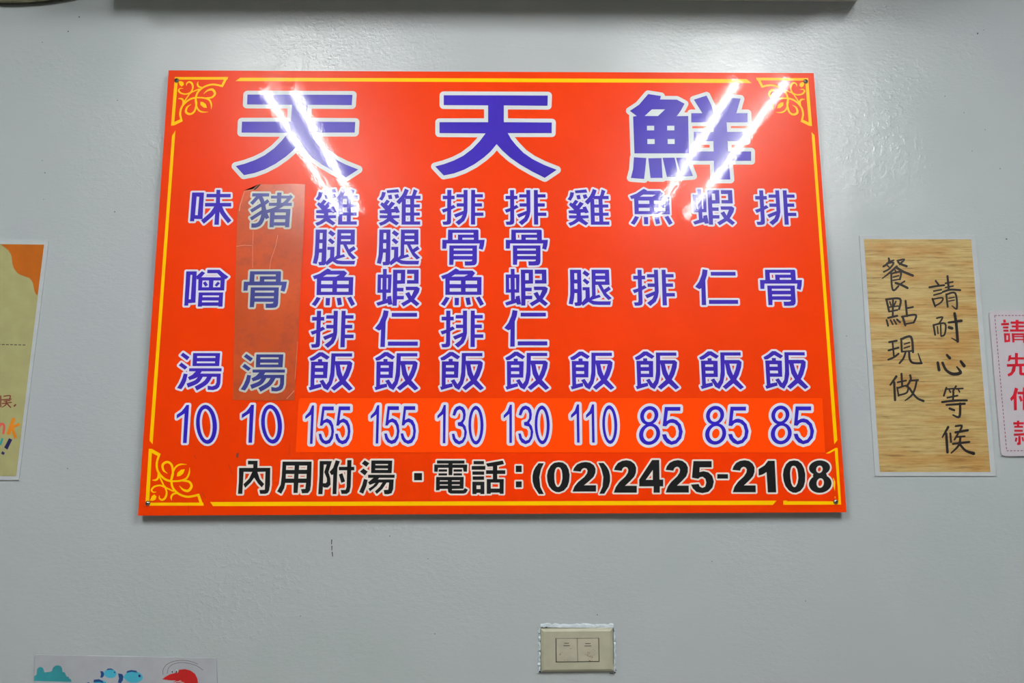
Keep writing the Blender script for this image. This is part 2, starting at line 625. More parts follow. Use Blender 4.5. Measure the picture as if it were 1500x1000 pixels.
for (x, z) in outline[:25]:
    cur = [bm.verts.new((x, -0.007 + 0.003 * math.sin(b), z + 0.0002 + 0.0013 * math.cos(b))) for b in [math.pi / 4 * k for k in range(8)]]
    if prev:
        for k in range(8):
            bm.faces.new((prev[k], cur[k], cur[(k + 1) % 8], prev[(k + 1) % 8]))
    prev = cur
bmesh.ops.recalc_face_normals(bm, faces=bm.faces[:])
bm_obj('rim', bm, 'wicker_rim', basket, 'dark brown bottom rim')

# ================================================================== THE MENU SIGN
sign = root('menu_sign', 'large glossy orange menu board with blue characters and prices, screwed to the wall', 'sign', (0.0, SIGN_Y, SIGN_Z0))
SO = (0.0, SIGN_Y, SIGN_Z0)
corners = [at(202, 755), at(1240, 750), at(1192, 107), at(247, 103)]
slab('board', corners, 'orange', sign, SIGN_Y, 0.004, SO)
inner = [at(203.5, 753.5), at(1238.5, 748.5), at(1190.5, 108), at(248.5, 104.5)]
slab('backing', inner, 'edge', sign, SIGN_Y + 0.0041, 0.0038, SO, 'grey foam backing edge')

Y1 = SIGN_Y - 0.00012      # printing on the board
CROP1 = (0, 0, 1)
decal('border_line', 'P 352,113.8 1093.8,115.8 1101,121.6 345,118.8', CROP1, 'yellow', sign, Y1, 'yellow line along the top edge', SIGN_Y)
decal('border_line', 'P 257,191 252,199 219,645 223.6,650.5', CROP1, 'yellow', sign, Y1, 'yellow line along the left edge', SIGN_Y)
decal('border_line', 'P 1188.7,193.5 1193.2,198 1226.6,644.5 1222,650.5', CROP1, 'yellow', sign, Y1, 'yellow line along the right edge', SIGN_Y)
decal('border_line', 'P 308,735 1137.5,733 1132,739.3 312,741', CROP1, 'yellow', sign, Y1, 'yellow line along the bottom edge', SIGN_Y)

ORN = '''P 150,100 190,103 152,795 107,795;P 120,758 815,757 822,795 107,795;P 150,100 190,103 297,163 272,196 180,148;
P 735,652 765,648 820,795 780,795;
B 26 275,180 248,270 256,360 300,430 360,478 430,497;B 22 425,497 530,492 605,465,24 642,400,20 648,330,4;
B 24 560,488 640,502,26 672,555,30 632,612,32 570,600,24 524,552,6;B 26 425,480 444,400 430,300 378,262,28 322,292,30 328,360,24 375,400,6;
B 20 422,480 440,400 478,325 535,292 612,292,4;P 492,438 500,392 545,355 590,350 570,402 530,434;
B 26 425,497 440,570 490,632 560,672 640,686 755,664;B 18 280,440 320,520 350,568 450,618;B 22 268,400 265,450,24 240,480,24 200,484,12;
B 20 350,572 290,548 220,562,22 185,600,22 200,628,16 240,628,6;B 22 345,560 368,630 352,696,26 312,724,24 280,704,18 280,672,6;
P 163,732 188,678 218,657 244,682 232,720 198,736;B 24 492,640 445,655 424,690,22 428,728,6'''
orn_crop = (200, 645, 1000 / 120.0)
items = [(s, [at(p.x, p.y) for p in poly]) for s, poly in parse(ORN.replace('\n', ''), orn_crop)]
ov, ot = boolean(items)
obase = corners[0]
orn_me = flat_mesh('corner_ornament', ov, ot, 'yellow', obase)


def ornament(corner, sx, sz, label, nudge=(0, 0)):
    o = link_mesh('corner_ornament', orn_me if (sx > 0 and sz > 0) else orn_me.copy(), sign, label)
    if not (sx > 0 and sz > 0):
        for v in o.data.vertices:
            v.co.x *= sx
            v.co.z *= sz
        if sx * sz < 0:
            o.data.flip_normals()
    o.location = (corner.x + nudge[0] - SO[0], Y1 - SO[1], corner.y + nudge[1] - SO[2])


ornament(corners[0], 1, 1, 'yellow scroll ornament, lower left corner')
ornament(corners[3], 1, -1, 'yellow scroll ornament, upper left corner', (0.001, 0.003))
ornament(corners[2], -1, -1, 'yellow scroll ornament, upper right corner', (0.0, 0.006))
decal('corner_ornament', 'P 515,192 632,127 655,127 697,790 20,793 18,745 60,737 65,750 668,752 622,155 555,193', (1145, 640, 8.0), 'yellow', sign, Y1, 'yellow corner lines left uncovered beside the phone number', SIGN_Y)
decal('ornament_remnant', 'P 1221.2,700 1223.6,706 1223,719 1220.8,712;P 1220,699 1221.5,701 1221,704;P 1222.4,727 1224,727 1223.4,731', CROP1, 'yellow', sign, SIGN_Y - 0.0006, 'small yellow scrap beside the phone number')

# stickers laid over the board
def quad(pts):
    return [at(*p) for p in pts]


slab('price_sticker', quad([(433, 661), (434, 662.3), (1208.6, 662.4), (1204.4, 583), (440, 583), (437.5, 585.5)]), 'orange_new', sign, SIGN_Y - 0.0004, 0.00035, SO, 'brighter orange strip behind the prices')
slab('phone_sticker', quad([(631, 734), (1219.5, 732.6), (1218, 664), (631, 664)]), 'orange_phone', sign, SIGN_Y - 0.00035, 0.0003, SO, 'orange strip behind the phone number')
patch_pts = [(341, 585.5), (385, 586.5), (431.5, 586.2), (433, 560), (435, 530), (438, 470), (441, 410), (444, 362), (446, 310), (447, 270), (425, 269.2), (404, 270.4),
             (380, 269.4), (370, 277.5), (358, 279), (352, 293), (348, 310), (346.5, 355), (345, 410), (343.5, 480), (341.5, 560)]
slab('faded_patch', quad(patch_pts), 'patch', sign, SIGN_Y - 0.0008, 0.0007, SO, 'faded brownish strip with a torn corner taped over the second column')
YP = SIGN_Y - 0.00083
for spec in 'S 0.5 371,338 370,362 370,392;S 0.6 407,344 404,360 397,380 395,394;S 0.6 346,360.5 358,359 369,359.5;S 0.5 436,500 434,530 432,556;S 0.7 420,584 431,572;S 0.6 357,280 365,278.5 371,277 380,270;S 0.9 350.5,309 352,300 358,281'.split(';'):
    decal('crease_line', spec, CROP1, 'crease', sign, YP)
decal('tear_gap', 'P 370.3,278 380,269.8 382,270.2 374,278', CROP1, 'dark', sign, SIGN_Y - 0.0009, 'dark gap at the torn corner')
decal('scuff_mark', 'P 346,664 350,662.5 349,670 346,670;S 0.5 335,680 337.5,688 340.5,695;S 0.4 424,649 424,668;S 0.5 284,666 288,672;S 0.4 276,738 276,751;S 0.4 484,738 484,752;S 0.5 296,721 301,729', CROP1, 'red_scuff', sign,
      SIGN_Y - 0.00006, 'small dark scuffs in the lower left of the board')

# ---- the characters; strokes read from the photograph, each template once, in its own crop (x0, y0, scale)
G = {}
G['wei'] = ((270, 265, 12.5), '''P 145,212 362,212 335,700 185,695 183,738 105,738;-P 228,285 275,290 245,628 198,625;P 410,237 850,237 850,300 405,300;
P 380,402 860,402 860,468 378,468;P 590,163 662,163 655,400 633,802 550,802 575,440;C 82 605,455 515,590 430,672 332,752;C 82 648,455 690,560 750,650 832,750''')
G['zeng'] = ((260, 385, 12.5), '''P 162,155 355,155 350,245 330,728 200,738 198,782 125,782;-P 240,220 272,220 243,665 208,665;P 450,150 508,185 430,270 380,300 350,300 350,240;
P 548,125 770,125 860,200 935,255 885,300 800,264 730,188 545,188;P 385,262 870,264 856,505 378,505;-P 460,322 578,322 575,445 450,445;-P 662,322 790,322 782,445 652,445;
*P 465,365 515,335 560,405 510,435;*P 680,410 740,340 780,375 720,435;P 390,540 838,540 825,800 750,800 750,785 450,785 448,800 372,800;-P 462,595 762,595 760,627 460,627;-P 452,688 752,688 750,720 450,720''')
G['tang'] = ((250, 505, 12.5), '''P 230,140 350,225 300,282 182,190;P 197,322 310,405 262,455 150,375;P 240,525 312,535 285,660 240,750 195,812 118,790 175,700 215,610;
P 412,150 908,150 890,388 400,388;-P 487,205 820,205 820,238 485,238;-P 482,303 812,303 812,335 480,335;P 340,428 935,428 932,484 338,484;
P 465,480 575,480 545,525 500,590 430,620 345,645 315,592 400,545;P 545,525 920,525 918,585 500,585;C 78 560,560 480,670 305,745;C 82 725,560 640,690 460,800;
P 845,540 920,540 912,700 890,770 850,808 780,828 680,822 678,746 760,760 815,740 840,690''')
G['zhu'] = ((355, 265, 12.5), '''P 188,228 497,228 492,287 182,287;S 62 310,270 170,422;C 78 322,275 370,380 392,490 385,640 330,770 255,815 168,818;S 62 350,440 162,556;S 62 375,560 158,700;S 62 482,360 370,445;
C 74 395,490 425,600 465,690;P 528,272 870,272 868,325 526,325;P 640,215 722,215 712,400 700,460 630,470;P 490,402 910,402 908,460 488,460;C 62 905,272 780,410 600,515 445,565;
P 512,515 885,515 860,850 785,850 785,820 578,820 575,850 500,850;-P 597,580 800,580 798,630 595,630;-P 587,703 790,703 786,757 583,757''')
G['gu'] = ((640, 325, 12.5), '''P 205,142 745,142 762,155 762,328 875,328 862,430 838,510 765,488 785,395 180,395 172,490 98,490 100,328 200,328;-P 288,200 670,200 670,232 385,232 385,325 288,325;
-P 467,290 675,290 675,325 467,325;P 228,430 735,430 733,720 722,765 690,792 620,798 515,798 508,722 600,722 640,715 648,690 308,688 300,785 225,785;-R 308,488,650,523;-R 308,590,650,623''')
G['ji'] = ((545, 265, 12.5), '''P 185,200 253,210 235,280 185,360 128,332 165,280;P 268,172 480,150 498,210 278,222;P 290,262 358,250 372,328 308,335;P 408,255 475,238 502,302 432,328;
P 270,340 328,372 275,435 298,450 355,375 425,412 340,512 405,508 395,478 460,462 512,575 445,590 430,575 360,580 360,630 502,627 502,680 385,685 430,725 497,770 445,815 320,738 240,790 158,822 122,770 200,740 280,685 140,682 138,627 280,627 280,600 140,590 138,540 240,528 150,432 180,390 215,410;
C 76 638,155 580,280 470,405;P 545,340 620,320 615,760 540,800;P 765,150 832,180 800,260 772,335 690,335 740,240;R 698,300,772,780;P 620,270 888,270 888,330 600,330;R 590,428,875,485;R 590,578,875,635;R 540,740,882,800''')
G['tui'] = ((545, 325, 12.5), '''P 135,140 338,140 335,640 330,740 320,780 290,792 205,795 190,735 245,728 250,562 203,562 190,660 162,770 88,755 120,600 130,400;-P 212,203 262,203 260,318 210,318;-P 203,388 260,388 258,490 203,490;
P 405,150 498,215 445,270 360,205;P 402,295 488,362 438,412 358,338;P 352,455 482,455 480,640 510,690 560,706 640,712 862,712 848,778 640,778 530,770 450,722 345,795 315,745 400,650 405,512 352,512;
P 530,140 850,140 850,415 590,415 588,610 655,590 682,635 560,672 480,700 490,640 520,610;-P 600,210 773,210 773,248 600,248;-P 600,317 773,317 768,352 600,352;P 635,410 700,410 740,490 790,570 880,655 820,690 740,610 680,500;S 66 852,468 745,540''')
G['yu'] = ((640, 385, 12.5), '''P 345,100 402,128 400,140 650,140 702,185 650,255 818,258 815,585 155,585 155,285 105,298 78,240 200,195 290,135;-P 330,212 568,212 500,250 265,252;-R 235,325,440,388;-R 525,325,735,388;-R 235,462,440,525;-R 525,462,735,525;
P 160,620 235,640 190,720 140,790 72,755 120,690;P 325,638 405,638 400,775 325,775;P 522,640 600,632 625,760 550,775;P 712,638 785,612 862,752 795,790''')
G['pai'] = ((640, 265, 12.5), '''R 108,270,325,335;P 190,165 265,165 260,760 240,792 190,803 118,803 103,745 178,740 187,700;P 88,525 200,490 305,437 348,482 265,525 118,582;
P 488,165 562,165 560,560 540,650 500,730 400,810 340,755 440,680 475,610 488,540;P 360,242 490,242 490,302 355,302;R 362,408,490,470;P 308,615 490,545 480,615 345,672;P 628,165 700,165 700,798 622,798;R 700,242,842,302;R 700,408,825,470;R 700,578,852,640''')
G['fan'] = ((640, 505, 12.5), '''P 230,128 295,128 428,215 378,268 265,200 140,280 82,285 62,240 150,190;P 90,300 215,300 215,255 290,255 290,300 400,305 388,603 160,603 160,725 285,702 290,765 80,825 58,768 88,762;
-P 168,372 313,372 313,415 165,415;-P 165,488 313,488 313,537 165,537;P 250,655 318,628 378,720 420,760 405,825 330,785 285,705;P 455,148 833,148 833,208 532,208 528,350 520,560 480,710 405,825 330,785 420,655 445,500 452,300;
P 528,290 800,290 842,325 830,420 780,560 730,645 862,790 795,832 670,720 525,832 465,780 618,650 560,540 540,400 528,350;-P 615,358 752,358 720,470 675,570 640,480''')
G['xia'] = ((545, 385, 12.5), '''P 200,112 270,112 270,212 360,212 345,548 262,548 262,665 275,662 278,615 350,600 375,760 300,768 285,735 105,785 78,730 190,690 190,548 98,548 105,212 200,212;-P 165,278 192,278 188,485 162,485;-P 268,278 292,278 290,485 265,485;
P 385,125 610,125 605,380 460,385 460,455 578,455 575,522 460,522 460,603 585,603 580,668 458,668 452,785 375,785;-P 465,192 528,192 525,317 463,317;P 642,125 855,125 852,380 638,380 640,315 768,315 770,200 640,200;
P 615,435 830,435 875,468 855,540 775,665 870,745 815,795 715,715 575,798 530,742 665,665 605,560 680,530 720,608 770,500 620,500''')
G['ren'] = ((545, 445, 12.5), '''P 215,115 305,130 290,220 250,325 235,788 152,788 165,470 128,490 52,445 130,350 190,220;R 360,165,825,235;P 292,690 838,690 836,765 288,765''')
G['nei'] = ((340, 665, 12.5), '''P 290,120 468,120 465,250 700,250 695,560 680,660 655,710 610,725 515,725 500,655 600,650 612,320 465,325 510,460 590,545 545,607 480,540 405,430 340,520 240,615 208,550 310,450 370,325 212,322 188,725 108,725 125,500 130,250 388,250 388,188 290,188''')
G['yong'] = ((400, 665, 12.5), '''P 175,135 708,135 695,560 680,660 640,712 530,715 512,640 590,635 605,525 465,525 450,710 375,710 378,525 225,525 205,620 150,725 75,682 140,560 160,400;-P 242,208 397,208 392,288 238,288;-P 480,208 625,208 620,285 475,285;-P 237,362 388,362 383,447 233,447;-P 467,362 615,362 612,445 463,445''')
G['fu'] = ((460, 665, 12.5), '''P 105,125 330,125 265,330 300,440 302,560 250,612 180,610 165,590 155,732 78,732 100,400;-P 180,190 232,190 188,330 235,440 238,500 215,532 165,530;P 400,110 475,130 430,250 410,730 340,730 352,370 322,385 285,325 350,250;
R 455,230,738,295;P 610,108 688,108 672,600 650,690 600,725 505,725 488,655 580,652 598,600;P 455,370 520,348 570,500 500,525''')
G['tang_small'] = ((520, 665, 12.5), '''P 180,110 265,165 210,230 125,172;P 155,262 235,320 180,388 92,318;P 165,450 232,470 210,580 150,725 78,690 130,570;P 300,115 685,115 672,347 295,347;-P 375,180 605,180 603,203 375,203;-P 372,262 602,262 600,287 372,287;
P 240,375 728,375 725,433 240,433;P 345,430 445,430 420,462 710,462 700,640 670,715 600,735 540,730 525,655 610,650 625,520 580,520 500,640 400,728 365,680 450,600 505,520 440,520 400,580 275,680 248,630 330,580 375,525 270,562 240,515''')
G['dian'] = ((625, 665, 12.5), '''P 188,115 692,115 692,172 475,172 475,190 742,190 738,322 675,320 665,250 475,250 470,385 400,385 400,250 210,250 203,322 138,320 140,190 398,190 398,172 188,172;P 220,277 375,277 375,320 218,320;P 218,350 375,350 375,390 216,390;R 492,277,650,320;R 490,350,648,390;
P 175,415 680,415 675,632 465,637 465,658 670,658 700,618 755,650 720,706 680,722 440,722 395,695 388,634 240,636 235,660 170,662;-R 242,478,388,498;-R 462,478,608,498;-R 242,553,388,573;-R 462,553,605,573''')
G['hua'] = ((680, 665, 12.5), '''R 172,125,362,185;R 137,215,388,285;R 150,315,365,377;R 155,405,365,470;P 150,503 370,503 370,730 295,730 295,708 228,708 225,730 150,730;-R 225,572,298,637;
P 400,170 705,115 730,180 605,210 605,293 752,293 752,362 605,362 605,455 725,455 722,725 650,725 648,703 490,703 485,725 412,725 412,455 525,455 525,362 400,362 400,293 525,293 525,222 425,228;-P 487,520 648,520 648,628 487,628''')
G['middle_dot'] = (CROP1, 'R 606.6,692.6,618.2,703.2')
G['colon'] = (CROP1, 'R 755.6,681.8,764.2,691.2;R 755.6,704.8,764.2,713.6')
G['bracket'] = ((765, 665, 12.5), 'P 300,165 395,165 345,270 312,420 332,600 395,730 305,730 220,600 190,500 187,400 205,310 240,240')
G['big0'] = ((1110, 665, 12.5), 'P 662,115 735,125 800,175 845,260 868,370 865,500 838,600 780,675 700,710 640,705 570,665 510,590 475,490 462,380 475,280 520,185 580,130;-P 652,215 690,225 720,275 735,350 742,440 728,530 700,590 672,608 640,590 612,530 598,440 592,340 605,260 625,225')
G['big2'] = ((885, 665, 12.5), 'P 172,290 195,225 245,160 320,122 400,110 480,125 545,175 578,245 575,330 545,410 470,490 375,578 590,578 590,705 168,705 205,600 270,510 380,410 425,340 435,285 415,245 380,232 345,245 325,270 312,305')
G['big4'] = ((885, 665, 12.5), 'P 872,105 1005,105 1010,465 1078,465 1078,590 1015,590 1015,705 900,705 900,590 635,590 635,465;-P 885,290 885,470 755,470')
G['big5'] = ((990, 665, 12.5), 'P 315,125 650,125 650,240 430,240 425,328 500,310 590,330 660,395 692,500 665,610 590,690 480,712 370,690 300,620 270,555 410,543 430,590 480,615 530,595 552,520 535,450 485,412 435,422 402,450 288,430')
G['hyphen'] = ((990, 665, 12.5), 'R 755,365,955,448')
G['big1'] = ((1110, 665, 12.5), 'P 182,120 297,120 325,700 180,700 155,328 90,370 18,392 15,275 120,205')
G['big8'] = ((1110, 665, 12.5), 'E 1120,250 190,137;E 1133,543 205,168;P 1015,335 1232,335 1255,395 1240,450 1015,450 1000,395;-E 1118,278 58,68;-E 1133,530 66,88')
G['n1'] = ((245, 580, 11.76), 'P 330,152 378,152 335,808 272,808 300,300 165,385 165,320 245,265 300,200')
G['n0'] = ((245, 580, 11.76), 'E 677,487 180,337;-E 672,487 110,268')
G['p1'] = ((435, 580, 11.76), 'P 262,160 297,160 270,822 225,822 245,320 145,398 145,345 215,270')
G['p5'] = ((435, 580, 11.76), 'P 440,178 635,178 635,245 475,245 452,418 520,385 590,420 628,500 640,610 620,730 570,810 500,832 430,800 390,740 375,650 418,645 440,715 470,758 505,768 550,745 585,680 594,600 580,520 545,468 510,452 470,465 435,512 395,510')
G['p3'] = ((630, 580, 11.76), 'P 385,330 410,240 450,185 510,165 570,190 605,240 615,320 605,400 568,465 612,520 635,620 615,730 570,805 500,835 430,805 390,740 375,650 418,645 440,725 500,775 550,755 585,690 590,600 558,530 480,510 475,455 530,440 563,390 568,310 545,250 510,228 470,250 430,340')
G['p0'] = ((630, 580, 11.76), 'E 790,500 130,335;-E 788,502 81,271')
G['p8'] = ((1110, 580, 11.76), 'E 387,325 156,163;E 402,645 181,186;-E 388,332 90,105;-E 405,640 111,130')
G['w5'] = ((1110, 580, 11.76), 'P 650,178 917,178 917,245 705,245 688,418 740,390 790,383 860,405 930,475 968,600 945,720 870,805 780,830 700,800 640,730 615,650 682,645 710,710 780,768 850,745 895,680 903,595 875,505 820,458 765,450 720,465 680,512 620,505')
G['tian'] = ((550, 90, 4.0), 'P 400,198 1010,200 1008,260 752,258 752,356 1033,358 1032,420 775,420 795,455 825,492 868,536 920,572 988,606 1062,635 992,682 918,645 850,606 792,566 745,524 710,485 675,527 636,562 580,602 520,634 460,656 400,668 350,615 400,602 460,580 515,552 568,512 610,468 645,422 375,420 375,356 660,356 660,258 400,256')
G['xian'] = ((900, 125, 6.668), '''P 330,85 455,105 445,138 610,140 685,180 650,245 608,302 720,300 728,665 195,665 182,305 218,300 150,250 240,190;-P 365,235 495,235 425,300 295,300;-R 318,395,388,440;-R 515,395,585,440;-R 322,525,393,573;-R 520,525,588,573;
P 190,702 312,710 300,830 290,915 160,905 182,820;P 330,712 460,710 470,905 352,905;P 470,708 588,706 608,800 625,893 512,895;P 602,708 700,706 735,800 768,885 655,893;
P 775,140 900,100 945,190 970,275 860,275;P 1112,120 1232,130 1190,275 1040,275 1080,200;R 750,272,1300,362;R 775,455,1290,545;R 740,645,1335,738;P 960,272 1092,272 1110,645 1132,920 975,920''')

TEMPL = {}
LAYER = 0
PX = 1.2 / 1000.0


def px_len(px, py, n):
    return (at(px + n, py) - at(px, py)).length


def template(key, r_px):
    k = (key, r_px)
    if k not in TEMPL:
        crop, spec = G[key]
        items = [(s, [at(p.x, p.y) for p in poly]) for s, poly in parse(spec.replace('\n', ''), crop)]
        v, t = boolean(items)
        used = [v[i] for tr in t for i in tr]
        c = Vector(((min(p.x for p in used) + max(p.x for p in used)) / 2, (min(p.y for p in used) + max(p.y for p in used)) / 2))
        b = buffered(v, t, r_px * PX)
        TEMPL[k] = (v, t, b, c, {})
    return TEMPL[k]


def put(key, fill, outline, r_px, dx=0.0, dz=0.0, sx=1.0, sz=1.0, name='printed_character', y=0.0, label=None, sub='white_outline'):
    v, t, b, c, cache = template(key, r_px)
    if fill not in cache:
        cache[fill] = (flat_mesh(name, v, t, fill, c), flat_mesh(sub, b[0], b[1], outline, c))
    mf, mo = cache[fill]
    o = link_mesh(name, mf, sign, label)
    o.location = (c.x + dx - SO[0], y - 0.0002 - 0.00015, c.y + dz - SO[2])
    o.scale = (sx, 1, sz)
    w = link_mesh(sub, mo, o)
    global LAYER
    LAYER = (LAYER + 1) % 3          # neighbours' outlines overlap: keep them off one plane
    w.location = (0, 0.00014 - 0.00004 * LAYER, 0)
    return o


# column pitch and row heights measured on the board
pitch = (at(1121, 560) - at(453, 560)).x / 7
rowz = {1: at(680, 278.2).y, 2: at(680, 336.4).y, 3: at(680, 395.2).y, 4: at(680, 454.8).y}
TC = {'ji': (3, 1), 'tui': (3, 2), 'yu': (4, 3), 'pai': (4, 1), 'fan': (4, 5), 'xia': (3, 3), 'ren': (3, 4), 'gu': (4, 2)}
cols = {2: [('ji', 1), ('tui', 2), ('yu', 3), ('pai', 4), ('fan', 5)], 3: [('ji', 1), ('tui', 2), ('xia', 3), ('ren', 4), ('fan', 5)],
        4: [('pai', 1), ('gu', 2), ('yu', 3), ('pai', 4), ('fan', 5)], 5: [('pai', 1), ('gu', 2), ('xia', 3), ('ren', 4), ('fan', 5)],
        6: [('ji', 1), ('tui', 3), ('fan', 5)], 7: [('yu', 1), ('pai', 3), ('fan', 5)], 8: [('xia', 1), ('ren', 3), ('fan', 5)], 9: [('pai', 1), ('gu', 3), ('fan', 5)]}
for c_, lst in cols.items():
    for key, r in lst:
        tc, trw = TC[key]
        dz = 0.0 if r == 5 else rowz[r] - rowz[trw]
        put(key, 'blue', 'white', 2.9, (c_ - tc) * pitch, dz)
for k in ('wei', 'zeng', 'tang'):
    put(k, 'blue', 'white', 2.9)
YPATCH = -0.0007
put('zhu', 'blue_old', 'white_old', 2.9, y=YPATCH)
put('gu', 'blue_old', 'white_old', 2.9, at(358.5, 397).x - at(647.8, 397).x, at(680, 397.2).y - rowz[2] - (at(680, 337).y - at(680, 337).y), y=YPATCH)
put('tang', 'blue_old', 'white_old', 2.9, at(353, 560).x - at(259.5, 560).x, at(300, 519).y - at(300, 516.8).y, y=YPATCH)
# the heading
put('tian', 'blue', 'white_title', 6.3, name='title_character')
put('tian', 'blue', 'white_title', 6.3, at(362.5, 139.5).x - at(650, 139.5).x, 0.0, name='title_character')
put('xian', 'blue', 'white_title', 6.0, name='title_character')
# prices
num = 'price_digit'
d10 = at(190 + 822 / 5, 620).x - at(190 + 345 / 5, 620).x
for dx in (0.0, d10):
    put('n1', 'blue_price', 'white', 3.1, dx, name=num)
    put('n0', 'blue_price', 'white', 3.1, dx, name=num)


def xat(px, ref):
    return at(px, 622).x - at(ref, 622).x


YS = -0.0003
R3 = 3.9
L155 = 435 + 145 / 11.76
L130 = 630 + 130 / 11.76
for px in (L155, 543.2):
    dx = xat(px, L155)
    put('p1', 'blue_price', 'white', R3, dx, name=num, y=YS)
    put('p5', 'blue_price', 'white', R3, dx, name=num, y=YS)
    put('p5', 'blue_price', 'white', R3, dx + xat(435 + 663 / 11.76, 435 + 380 / 11.76), name=num, y=YS)
for px in (L130, 738.2):
    dx = xat(px, L130)
    put('p1', 'blue_price', 'white', R3, xat(px, L155), name=num, y=YS)
    put('p3', 'blue_price', 'white', R3, dx, name=num, y=YS)
    put('p0', 'blue_price', 'white', R3, dx, name=num, y=YS)
put('p1', 'blue_price', 'white', R3, xat(837, L155), name=num, y=YS)
put('p1', 'blue_price', 'white', R3, xat(859, L155), name=num, y=YS)
put('p0', 'blue_price', 'white', R3, xat(825 + 672 / 11.76, 630 + 660 / 11.76), 0.0, 1.0, 1.0, name=num, y=YS)
L85 = 1110 + 222 / 11.76
for px in (936.4, 1033.0, L85):
    dx = xat(px, L85)
    put('p8', 'blue_price', 'white', R3, dx, name=num, y=YS)
    put('w5', 'blue_price', 'white', R3, dx, name=num, y=YS)
# the bottom line
for k in ('nei', 'yong', 'fu', 'tang_small', 'middle_dot'):
    put(k, 'black', 'white_warm', 2.6, name='printed_character')
for k in ('dian', 'hua', 'colon'):
    put(k, 'black', 'white_warm', 2.3, name='printed_character', y=YS)
NM = 'phone_digit'
put('bracket', 'black', 'white_warm', 2.3, name='printed_bracket', y=YS)
cb = TEMPL[('bracket', 2.3)][3]
o = put('bracket', 'black', 'white_warm', 2.3, at(885.3, 700).x - cb.x, 0.0, name='printed_bracket', y=YS)
o.rotation_euler = (0, math.pi, 0)      # the closing bracket, turned half round
o.rotation_euler = (0, 0, 0)
o.data = o.data.copy()
ch = [q for q in C.objects if q.parent == o][0]
ch.data = ch.data.copy()
for q in (o, ch):
    for vv in q.data.vertices:
        vv.co.x *= -1
    q.data.flip_normals()


def phone(key, x0, x1, y0, y1):
    """fit a digit to its printed box"""
    v, t, b, c, cache = template(key, 2.4)
    used = [v[i] for tr in t for i in tr]
    w = max(p.x for p in used) - min(p.x for p in used)
    h = max(p.y for p in used) - min(p.y for p in used)
    a, d = at(x0, (y0 + y1) / 2), at(x1, (y0 + y1) / 2)
    zt, zb = at((x0 + x1) / 2, y0).y, at((x0 + x1) / 2, y1).y
    put(key, 'black', 'white_warm', 2.4, (a.x + d.x) / 2 - c.x, (zt + zb) / 2 - c.y, (d.x - a.x) / w, (zt - zb) / h, name=NM, y=YS)


phone('big0', 765 + 452 / 12.5, 765 + 868 / 12.5, 676.5, 720.8)
phone('big2', 765 + 915 / 12.5, 765 + 1347 / 12.5, 676.3, 719.8)
phone('big2', 885 + 168 / 12.5, 885 + 592 / 12.5, 673.8, 721.4)
phone('big4', 885 + 635 / 12.5, 885 + 1078 / 12.5, 673.4, 721.4)
phone('big2', 974.2, 990 + 228 / 12.5, 673.6, 721.2)
phone('big5', 990 + 270 / 12.5, 990 + 692 / 12.5, 675, 722)
phone('hyphen', 990 + 755 / 12.5, 990 + 955 / 12.5, 665 + 365 / 12.5, 665 + 448 / 12.5)
phone('big2', 990 + 1025 / 12.5, 990 + 1450 / 12.5, 673.8, 720.8)
phone('big1', 1110 + 15 / 12.5, 1110 + 325 / 12.5, 674.6, 721)
phone('big0', 1110 + 460 / 12.5, 1110 + 870 / 12.5, 674, 721.6)
phone('big8', 1110 + 925 / 12.5, 1110 + 1340 / 12.5, 674, 721.6)

# screws
for i, (px, py) in enumerate(((259, 118), (1180, 119.5), (216.5, 737), (1224, 734.5))):
    p = at(px, py)
    bm = bmesh.new()
    prof = [(0.0, -0.0031), (0.0018, -0.0030), (0.0032, -0.0022), (0.0042, -0.0009), (0.0045, -0.0002)]
    NSg = 20
    prev = None
    for r, yy in prof:
        cur = [bm.verts.new((r * math.cos(2 * math.pi * k / NSg), yy, r * math.sin(2 * math.pi * k / NSg))) for k in range(NSg)] if r > 0 else [bm.verts.new((0, yy, 0))]
        if prev:
            for k in range(NSg):
                j = (k + 1) % NSg
                if len(prev) == 1:
                    bm.faces.new((prev[0], cur[k], cur[j]))
                else:
                    bm.faces.new((prev[k], cur[k], cur[j], prev[j]))
        prev = cur
    cyl_bm(bm, (0, -0.0002, 0), (0, -SIGN_Y + 0.01, 0), 0.0018, 10)
    bmesh.ops.recalc_face_normals(bm, faces=bm.faces[:])
    s = bm_obj('screw', bm, 'steel', sign, 'steel screw head', smooth=True)
    s.location = (p.x - SO[0], -0.0005, p.y - SO[2])
    bm = bmesh.new()
    box_bm(bm, (-0.0022, -0.0034, -0.0004), (0.0022, -0.0026, 0.0004))
    box_bm(bm, (-0.0004, -0.0034, -0.0022), (0.0004, -0.0026, 0.0022))
    bm_obj('cross_slot', bm, 'dark', s)

